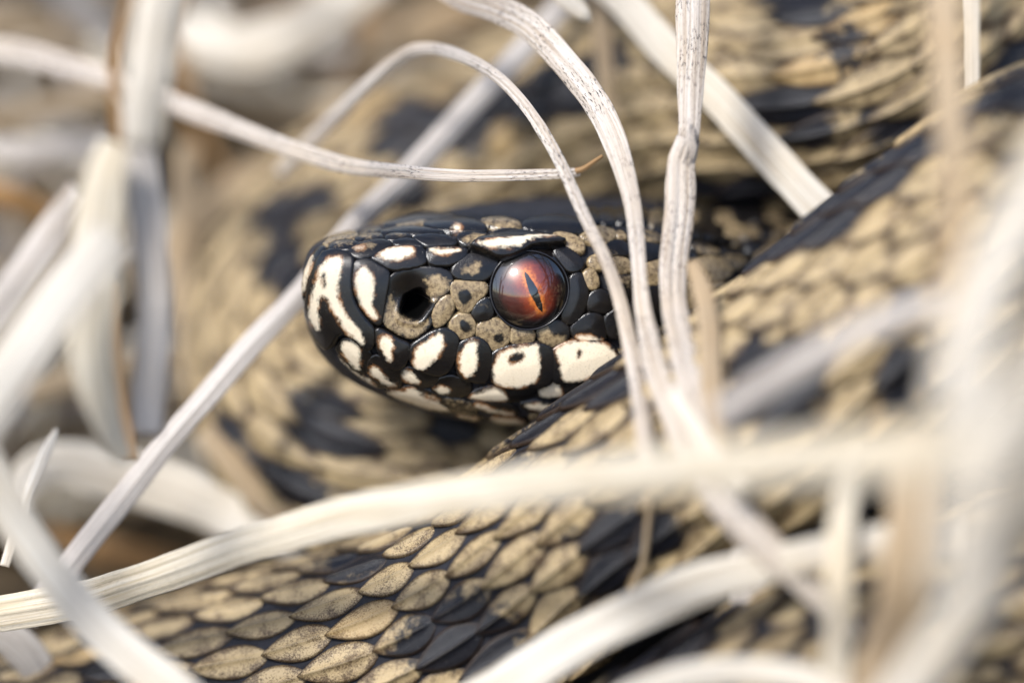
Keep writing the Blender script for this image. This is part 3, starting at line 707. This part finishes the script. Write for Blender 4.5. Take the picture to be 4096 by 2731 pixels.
# ---------------------------------------------------------------- dry grass
def blade_mesh(P, width, thick=0.22, camber=0.16, twist=None, fold=0.0, nseg=None):
    """P: (n,3) view-frame curve, width: (n,) mm; a cambered strap with real thickness"""
    n = len(P); T = np.gradient(P, axis=0); T /= np.linalg.norm(T, axis=1)[:, None]
    view = EYEPT - P; view /= np.linalg.norm(view, axis=1)[:, None]
    Sd = np.cross(T, view); nrm_ = np.linalg.norm(Sd, axis=1)[:, None]; Sd = Sd / np.maximum(nrm_, 1e-6)
    for i in range(1, n):
        if Sd[i] @ Sd[i - 1] < 0: Sd[i] *= -1
    N = np.cross(Sd, T)
    N *= np.sign((N * view).sum(1))[:, None]
    if twist is not None:
        c, s = np.cos(twist)[:, None], np.sin(twist)[:, None]; Sd, N = Sd * c + N * s, N * c - Sd * s
    m = 23; v = np.linspace(-1, 1, m)
    prof = camber * (0.35 * (1 - v ** 2) + 0.65 * (1 - np.abs(v))) - fold * np.exp(-(v / 0.16) ** 2) + 0.026 * np.cos(v * 3 * math.pi + 0.8) * (1 - v ** 4) + 0.016 * np.cos(v * 6.3 * math.pi)
    th = 0.75 * thick * np.sqrt(np.clip(1 - 0.85 * v ** 2, 0.05, 1))
    top = P[:, None] + width[:, None, None] / 2 * (v[None, :, None] * Sd[:, None] + prof[None, :, None] * N[:, None]) + (th / 2)[None, :, None] * N[:, None]
    bot = top - th[None, :, None] * N[:, None]
    V = np.concatenate([top, bot[:, ::-1]], 1); k = 2 * m
    F = [(i * k + j, i * k + (j + 1) % k, (i + 1) * k + (j + 1) % k, (i + 1) * k + j) for i in range(n - 1) for j in range(k)]
    F += [tuple(range(k - 1, -1, -1)), tuple((n - 1) * k + j for j in range(k))]
    s = np.concatenate([[0], np.cumsum(np.linalg.norm(np.diff(P, axis=0), axis=1))])
    vv = np.concatenate([v, v[::-1] + 0.37])
    uv = np.stack([np.repeat(s, k), (vv[None] * width[:, None] / 2).ravel()], 1)
    return V.reshape(-1, 3), F, uv
BLADE_N = [0]
def clear_of_coils(r):
    v = Vector(np.array(r[:3]) - EYEPT).normalized(); loc, *_ = bb.ray_cast(Vector(EYEPT), v)
    if loc is None or loc.z + 1.0 < r[2]: return r
    k = (DIST - loc.z - 1.0) / (DIST - r[2])
    return [r[0] * k, r[1] * k, loc.z + 1.0, r[3] * k]
DOWN = np.array([0, -math.cos(PITCH), -math.sin(PITCH)])
def outside(p, m=40):
    q_ = to_px(p); return not (-m < q_[0] < 4096 + m and -m < q_[1] < 2731 + m)
def grow_end(rows):
    """a blade that leaves the picture goes on: down to the litter, or up and away to its tip"""
    P0, P1 = np.array(rows[0]), np.array(rows[1])
    if not outside(P0[:3], 0): return rows
    d = P0[:3] - P1[:3]; d /= np.linalg.norm(d); up = to_px(P0[:3])[1] < 300
    p = P0[:3].copy(); out = []
    for k, f in enumerate((0.97, 0.9, 0.8, 0.62, 0.4, 0.12)):
        if not up: d = d + 0.22 * DOWN; d /= np.linalg.norm(d)
        else: d = d + 0.10 * DOWN * (k > 2); d /= np.linalg.norm(d)
        n_ = p + d * 13.0
        if W(n_)[2] < 1.5 or not outside(n_, 120): break
        p = n_; out.append([*p, P0[3] * f])
    return out[::-1] + rows
def blade(label, pts, mat='pale', name='dry_straw', camber=0.16, thick=0.22, fold=0.0, tw=0.0, cat='grass blade', parent=None, clear=False, grow=True, group='dry grass blades around the adder'):
    """pts: (x, y, width, depth) in the 2352-wide overview; depth in mm toward the camera"""
    BLADE_N[0] += 1; sd = BLADE_N[0]
    rows = []
    for x, y, wd, w in pts:
        p = px(x * Z0, y * Z0, w); rows.append([*p, wd * Z0 / PXMM * (DIST - w) / DIST])
    if grow: rows = grow_end(rows); rows = grow_end(rows[::-1])[::-1]
    n = max(30, int(len(rows) * 9))
    if clear: rows = [clear_of_coils(r) for r in rows]
    Cv, s = catmull(rows, n)
    P = Cv[:, :3]; width = Cv[:, 3]
    r = np.random.default_rng(sd)
    P = P + np.stack([fbm2(s[:, None], 0.30, sd + k * 50) * 0.11 for k in range(3)], 1)
    width = width * (1 + 0.10 * fbm2(s[:, None], 0.22, sd + 300) + 0.04 * fbm2(s[:, None], 1.1, sd + 310))
    twist = 0.35 * fbm2(s[:, None], 0.10, sd + 9) + 0.12 * fbm2(s[:, None], 0.5, sd + 19)
    V, F, uv = blade_mesh(P, width, thick, camber, twist, fold)
    uv = uv + np.array([sd * 37.0, sd * 5.3])
    o = build(name, V, F, G[mat], parent, uv=uv)
    if parent is None: tag(o, label, cat, group)
    return o

# blades crossing the head, near the plane of focus
blade('slender silvery arched stem curving down in front of the eye side of the head',
      [(640,400,30,-17),(770,270,34,-13),(850,190,34,-10),(930,125,32,-7),(990,112,30,-5.5),(1060,130,30,-3.5),(1140,175,28,-1.5),(1200,235,27,0),(1250,310,28,1.5),(1300,400,28,2.4),(1350,510,28,3.2),(1390,600,30,3.8),(1425,700,32,4.5),(1455,830,36,6),(1475,950,38,10),(1488,1060,38,13)], 'speck', camber=0.3, clear=True)
blade('broad pale blade arching from above and narrowing past the temple of the head',
      [(960,-60,62,-7),(1060,-8,62,-5),(1130,15,64,-4),(1220,62,66,-2.5),(1300,145,66,-1),(1370,245,62,0.5),(1420,345,54,2),(1450,450,42,3),(1463,550,36,3.6),(1472,650,34,4.5),(1482,740,42,6),(1506,850,58,8),(1556,960,70,10.5),(1616,1080,80,13),(1680,1170,82,14.5),(1770,1265,78,15.5),(1860,1350,60,15.5),(1960,1470,44,15)], 'speck', camber=0.2, fold=0.12, clear=True)
reed = empty('reed_stem', px(1620 * Z0, 1060 * Z0, 11), 'upright speckled reed stem with a frayed node, standing over the neck', 'reed stem', 'dry grass blades around the adder')
blade('', [(1596,-60,76,0.5),(1592,0,76,1),(1590,100,70,1.4),(1587,200,62,1.8),(1584,280,52,2.2),(1580,325,48,2.4)], 'speck', 'upper_internode', camber=0.28, fold=0.1, parent=reed)
blade('', [(1580,318,56,2.7),(1570,350,64,2.8),(1563,380,68,2.9),(1560,480,70,3.2),(1548,600,66,3.8),(1548,700,60,5),(1568,800,62,6.5),(1592,900,62,8.5),(1614,1000,60,10.5),(1630,1080,55,12)], 'speck', 'lower_internode', camber=0.25, fold=0.22, parent=reed, clear=True)
for q_, (a, b) in enumerate(((1562, 1580), (1572, 1583), (1584, 1587), (1592, 1592))):
    blade('', [(b, 270 + 9 * q_, 4, 3.2), (b - 2, 310, 5, 3.6), (a + 4, 340, 6, 3.7), (a, 362, 5, 3.5)], 'speck', 'frayed_fibre', camber=0.5, thick=0.1, parent=reed)
st5 = empty('dry_straw', px(0, 230, -17), 'long thin straw stem lying level above the head with a bent brown tip', 'grass stem', 'dry grass blades around the adder')
blade('', [(-80,112,58,-19),(0,118,58,-18),(80,130,56,-17),(200,163,54,-15.5),(330,210,52,-13.5),(450,258,50,-11.5),(560,302,46,-9.5),(680,346,42,-7),(800,380,36,-4),(920,396,32,-1.5),(1040,403,29,0.2),(1180,402,26,1.2),(1290,397,24,2.0),(1332,393,20,2.2)], 'speck', 'stem', camber=0.25, fold=0.3, parent=st5)
blade('', [(1320,394,16,2.3),(1340,388,13,2.3),(1362,374,11,2.0),(1382,361,9,1.6)], 'brown', 'bent_tip', camber=0.5, thick=0.15, parent=st5)
blade('long straight grey stem running diagonally behind the snout', [(1330,-30,58,-17),(1230,82,56,-15.5),(1130,190,56,-14),(950,385,56,-11.5),(830,500,54,-10),(700,660,54,-8),(560,812,54,-6.5),(430,960,54,-5.5),(350,1058,56,-5),(250,1185,58,-4.5),(150,1312,62,-4),(60,1420,62,-4)], 'grey', camber=0.28)
blade('stout pale stem slanting down behind the reed to the raised coil', [(1340,-70,66,-13),(1440,12,72,-11.5),(1530,112,76,-10),(1640,215,80,-8.5),(1740,325,84,-7.5),(1830,425,86,-6.5),(1910,510,86,-6),(1980,585,84,-6)], 'pale', camber=0.22)
blade('torn white husk tip pointing at the brown upright stalk', [(1250,-70,30,-7),(1285,-18,44,-6),(1320,14,46,-6),(1345,36,30,-6),(1358,52,8,-6)], 'pale')
blade('short brown upright stalk seen behind the arching broad blade', [(1372,-40,44,-17),(1380,40,44,-16),(1388,120,42,-15.5),(1394,215,38,-15),(1398,300,34,-15)], 'tan')
blade('thin upright twig rising in front of the lower coil', [(1494,1130,14,5),(1490,1180,14,4.5),(1480,1280,15,4),(1464,1330,15,4),(1448,1365,14,4)], 'tan', 'dry_twig', clear=True, camber=0.6, cat='twig')
blade('brownish withered blade pressed against the front coil beside the reed', [(1590,600,30,8),(1610,660,44,9),(1625,740,46,10),(1632,840,46,11.5),(1642,940,46,13),(1660,1060,46,15)], 'tan')
blade('pale strip leaning beside the reed foot over the front coil', [(1540,900,30,12),(1600,985,40,14),(1650,1060,46,16),(1710,1130,40,17)], 'pale')
# behind, upper right
blade('bright narrow strip ending behind the edge of the raised coil', [(2228,-60,40,-6),(2230,80,40,-5),(2232,200,40,-4.5),(2234,300,38,-4)], 'pale')
blade('broad upright tan blade crossing in front of the raised coil', [(2160,-60,74,20),(2168,80,76,22),(2180,220,74,25),(2192,360,68,28),(2196,500,62,31),(2190,640,56,34),(2180,760,50,36)], 'tan')
# foreground, right and bottom
blade('big bleached blade falling across the flank of the raised coil', [(2460,300,112,42),(2400,400,112,43),(2320,540,112,44),(2250,690,108,45),(2205,820,104,46),(2190,960,100,47)], 'pale')
FG = 'long broad straw blade sweeping from beneath the crossing blade up over the front coil'
blade(FG, [(-80,1425,86,-0.5),(0,1408,86,-0.3),(150,1384,88,0.2),(240,1366,88,0.7),(420,1300,86,3),(600,1240,84,6),(800,1184,88,9.5),(1000,1144,92,14),(1200,1114,98,20),(1500,1084,106,29),(1800,1058,112,37),(2100,1036,116,44),(2450,1010,120,50)], 'cream', camber=0.18, clear=True)
blade('white blade slanting down over the long broad straw blade', [(-150,860,88,16),(-60,1030,92,15),(40,1205,94,14),(130,1330,96,13.5),(230,1440,96,13.5),(330,1530,94,14),(440,1620,90,14.5)], 'pale', camber=0.16)
blade('thick folded bleached blade lying across the lower coil under the thin twig', [(1040,1650,100,10),(1150,1585,104,10.5),(1300,1488,108,11.5),(1450,1408,104,12.5),(1600,1345,96,13.5),(1750,1300,84,15),(1900,1266,76,17),(2040,1245,80,19),(2200,1230,84,22)], 'pale', camber=0.16, fold=0.12)
blade('pale bowed blade lying below the thick folded bleached blade', [(1380,1640,60,16),(1480,1585,66,17),(1600,1552,70,18),(1750,1542,70,19),(1900,1570,70,20),(2000,1640,66,21)], 'pale')
blade('wide brown tan blade standing upright in front of the lower coil', [(2120,980,100,21),(2100,1080,108,22),(2085,1250,112,23),(2065,1400,110,23),(2030,1500,106,23),(1990,1640,100,23)], 'tan')
blade('heavy white blade slanting up past the wide brown tan blade', [(2460,1050,112,40),(2352,1180,112,38),(2290,1300,110,36),(2200,1420,108,34),(2100,1560,106,32),(2030,1660,104,31)], 'pale')
blade('widest white blade hanging down beside the brown tan blade', [(2440,780,110,52),(2352,880,114,52),(2290,1000,115,52),(2240,1120,110,52),(2205,1250,100,52),(2190,1370,86,52)], 'pale')
blade('silvery upright strip between the lower coil and the brown tan blade', [(1712,1250,70,9),(1718,1330,84,8.5),(1722,1420,88,8),(1724,1510,88,8),(1726,1640,84,8)], 'grey')
blade('cream strip standing behind the silvery upright strip', [(1830,1240,70,4),(1835,1350,76,3.5),(1830,1460,80,3),(1826,1640,80,3)], 'cream')
blade('faint pale blade held level in front of the raised coil', [(1640,960,54,27),(1760,880,58,27),(1880,810,60,27),(2000,748,60,27),(2120,704,56,27),(2240,690,54,28)], 'grey')
blade('slender tan strip leaning behind the heavy slanting white blade', [(2270,1420,70,14),(2310,1320,70,13),(2352,1230,66,12),(2420,1120,60,11)], 'tan')
blade('short cream blade tip pointing up beside the wide brown tan blade', [(1960,1000,14,18),(1955,1060,40,18.5),(1940,1150,60,19),(1930,1260,66,19.5),(1925,1400,64,20),(1920,1640,60,20)], 'cream')
# left
blade('wide white blade hanging over the long thin level stem', [(392,-80,118,20),(370,0,120,20),(352,100,118,20),(338,190,108,20),(330,270,96,19.5),(326,340,84,19)], 'pale', camber=0.25)
blade('pale lilac strap hanging straight down with a blunt lower end', [(310,230,60,16),(318,320,70,15.5),(330,420,78,15),(344,540,82,14.5),(352,680,82,14),(350,820,78,13.5),(342,920,74,13),(338,1000,66,13)], 'grey')
blade('thin brown curled edge beside the wide hanging white blade', [(325,-60,22,17),(300,0,24,16.5),(276,80,26,16),(264,170,28,16),(268,270,30,15.5),(284,380,30,15)], 'brown')
blade('cream bowed blade bulging out beside the lilac strap', [(262,330,70,18),(240,420,98,17.5),(222,540,112,17),(214,660,112,17),(212,780,108,16.5),(226,890,96,16),(256,990,70,15.5),(290,1060,50,15)], 'cream', camber=0.18)
blade('brown sliver showing along the inner side of the cream bowed blade', [(268,650,22,9),(266,760,28,8.5),(272,880,34,8),(288,990,36,7.5),(300,1060,32,7.5)], 'brown')
blade('pale strap slanting down and away from the cream bowed blade', [(260,540,110,21),(190,620,116,22),(110,720,122,23),(20,850,126,24),(-80,990,126,25)], 'pale')
blade('dull lilac blade slanting behind the cream bowed blade', [(190,440,74,-12),(120,530,76,-13),(60,620,76,-13),(-20,730,78,-14),(-80,800,78,-14)], 'grey')
blade('very broad white blade lying low behind the diagonal grey stem', [(40,1160,60,-15),(70,1090,90,-16),(150,1065,110,-17),(300,1098,118,-18),(420,1138,118,-18),(520,1180,108,-18),(620,1222,90,-17),(720,1260,70,-16)], 'pale', camber=0.16)
blade('small curled blade tip standing beside the low very broad white blade', [(132,985,10,-6),(112,1025,24,-5),(88,1080,28,-4),(62,1140,26,-3),(40,1210,26,-2),(10,1300,24,-1)], 'pale')
blade('tan strap sloping into the shadow behind the diagonal grey stem', [(470,990,50,-15),(540,1070,56,-15),(610,1150,60,-15),(690,1240,60,-14)], 'tan')
blade('pale stub poking out under the crossing of two broad blades', [(-40,1450,70,-6),(40,1480,80,-7),(90,1540,80,-8),(120,1620,80,-9)], 'grey')
# behind, upper left
blade('bright sickle shaped blade curving up behind the wide hanging white blade', [(400,40,70,-34),(470,96,96,-33),(560,112,112,-32),(660,84,112,-31),(760,30,106,-30),(860,-50,100,-29)], 'pale', camber=0.16)
blade('dim tan blade arching behind the bright sickle shaped blade', [(1200,40,70,-38),(1080,28,84,-38),(980,62,86,-38),(890,112,84,-38),(800,182,80,-37),(700,262,76,-36)], 'tan')
blade('dull straw strap sloping under the bright sickle shaped blade', [(420,150,80,-40),(520,190,84,-40),(640,238,86,-40),(740,288,84,-40),(830,350,76,-40)], 'tan')
blade('pinkish tan strap rising to the right behind the thin level stem', [(360,600,84,-30),(450,520,92,-31),(540,450,96,-32),(640,390,92,-33),(760,330,80,-34)], 'tan')
blade('level dull blade lying under the thin stem beside the cream bowed blade', [(-60,345,44,-24),(60,348,46,-24),(160,340,46,-25),(260,322,44,-26)], 'grey')
blade('rising dull tan blade just over the level dull blade', [(-60,292,48,-30),(60,262,50,-31),(160,232,50,-32),(280,196,48,-33)], 'tan')
blade('brown withered blade lying under the level dull blade', [(-60,442,60,-22),(20,456,62,-22),(90,482,58,-23),(160,520,48,-24)], 'brown')
blade('tan blade fanning out above the thick end of the thin level stem', [(-60,40,60,-36),(60,60,66,-37),(180,100,66,-38),(300,150,60,-40)], 'tan')
blade('pale blade dipping behind the brown curled edge above the tan fanning blade', [(90,-60,70,-30),(150,0,76,-32),(230,60,70,-34),(300,110,60,-36)], 'grey')
blade('straw strap crossing low behind the lilac strap', [(60,900,60,-22),(160,880,70,-23),(280,850,70,-24),(400,820,64,-25)], 'tan')
blade('drab blade hanging in the shade before the snout', [(430,330,50,-27),(420,450,56,-27),(410,600,56,-26),(420,760,54,-25),(440,900,50,-24)], 'tan')
blade('ochre blade lying in the gap under the broad white blade', [(100,1230,60,-24),(220,1260,70,-25),(360,1290,66,-26),(480,1330,60,-27)], 'brown')

rt = np.random.default_rng(21)
used = set()
while len(used) < 42:
    x0, y0 = rt.uniform(-150, 900), rt.uniform(-120, 1150)
    if x0 > 420 and y0 > 180: y0 = rt.uniform(-120, 160)
    a = rt.uniform(-1.25, 0.6) if rt.random() < 0.75 else rt.uniform(1.1, 1.9)
    ln = rt.uniform(260, 520); w0 = -rt.uniform(34, 52); wd = rt.uniform(18, 46); bend = rt.normal(0, 60); dw = rt.normal(0, 7)
    pts = [(x0 + ln * t * math.cos(a) - bend * (1 - 4 * t * t) * math.sin(a), y0 + ln * t * math.sin(a) + bend * (1 - 4 * t * t) * math.cos(a), wd * f, w0 + dw * t) for t, f in ((-0.8, 0.3), (-0.5, 0.9), (-0.2, 1), (0, 1), (0.2, 0.95), (0.5, 0.8), (0.85, 0.12))]
    mt = str(rt.choice(['pale', 'pale', 'tan', 'cream', 'tan', 'grey', 'brown']))
    word = {'pale': 'pale', 'tan': 'tan', 'cream': 'cream', 'grey': 'silvery', 'brown': 'brown'}[mt]
    size = 'thin' if wd < 27 else 'broad' if wd > 37 else 'middling'
    lie = 'upright' if abs(a) > 1.0 else 'level' if abs(a) < 0.3 else 'falling' if a > 0 else 'rising'
    curve = 'straight' if abs(bend) < 35 else 'bowed'
    lab = f'{size} {curve} {word} straw blade, {lie}, in the loose tangle behind the coil'
    if lab in used: continue
    used.add(lab); blade(lab, pts, mt, group='straw tangle behind the coil')
# ---- dead thatch under and behind the coils, too dense to count
V_, F_, UV_, nv = [], [], [], 0
NTH = 2600
for i in range(NTH):
    L = rng.uniform(40, 120); wd = rng.uniform(1.2, 3.6)
    x, y = rng.uniform(-170, 170), rng.uniform(-170, 260)
    zmax = 10 + 22 * smoothstep(20, 110, y)
    z = rng.uniform(0.5, zmax)
    az = rng.uniform(0, 2 * math.pi); el = rng.normal(0, 0.16)
    t = np.linspace(-0.5, 0.5, 7)
    bend = rng.normal(0, 12); dz = rng.normal(0, 7)
    dx = np.array([math.cos(az), math.sin(az)]); pd = np.array([-dx[1], dx[0]])
    P = np.stack([x + L * t * dx[0] + bend * (4 * t * t) * pd[0], y + L * t * dx[1] + bend * (4 * t * t) * pd[1], z + L * t * el + dz * (1 - 4 * t * t)], 1)
    P[:, 2] = np.maximum(P[:, 2], 0.4)
    T = np.gradient(P, axis=0); T /= np.linalg.norm(T, axis=1)[:, None]
    a = rng.uniform(-0.7, 0.7); Sd = np.cross(T, [0, 0, 1.0]); Sd /= np.linalg.norm(Sd, axis=1)[:, None]; N = np.cross(Sd, T)
    Sd = Sd * math.cos(a) + N * math.sin(a); N = np.cross(Sd, T)
    ww = wd * np.array([0.5, 0.8, 1, 1, 1, 0.7, 0.25])
    v = np.array([-1, 0, 1.0])
    ring = P[:, None] + ww[:, None, None] / 2 * v[None, :, None] * Sd[:, None] + (np.array([0, .25, 0]) * wd * 0.5)[None, :, None] * N[:, None]
    # keep clear of the coils and of the head
    ov = ring.reshape(-1, 3)
    vv = np.stack([(ov - ORG) @ RIGHT, (ov - ORG) @ UPV, (ov - ORG) @ BACK], 1)
    dmin = np.min(np.linalg.norm(vv[:, None] - CP[None, ::6], axis=2))
    qq_ = to_px(vv); vis_ = (qq_[:, 0] > -80) & (qq_[:, 0] < 4176) & (qq_[:, 1] > -80) & (qq_[:, 1] < 2811) & (vv[:, 2] > -12)
    if dmin < 9.3 or vis_.any():
        continue
    lower = ov.reshape(7, 3, 3) - 0.18 * N[:, None]
    Vb = np.concatenate([ov.reshape(7, 3, 3), lower[:, ::-1]], 1); k = 6
    F_ += [(nv + a_ * k + j, nv + a_ * k + (j + 1) % k, nv + (a_ + 1) * k + (j + 1) % k, nv + (a_ + 1) * k + j) for a_ in range(6) for j in range(k)]
    V_.append(Vb.reshape(-1, 3)); nv += 42
    s = np.repeat(L * t, 6); cr = (np.array([-1, 0, 1, 1, 0, -1.0])[None] * ww[:, None] / 2).ravel()
    UV_.append(np.stack([s + i * 31.0, cr + i * 3.1], 1))
th = build('thatch', np.vstack(V_), F_, mat_grass('weathered thatch', col(0.17, 0.125, 0.072), col(0.065, 0.043, 0.022), 0.1, 0.6), None, uv=np.vstack(UV_), world_coords=True)
tag(th, 'matted dead grass lying under and behind the coils', 'thatch', kind='stuff')
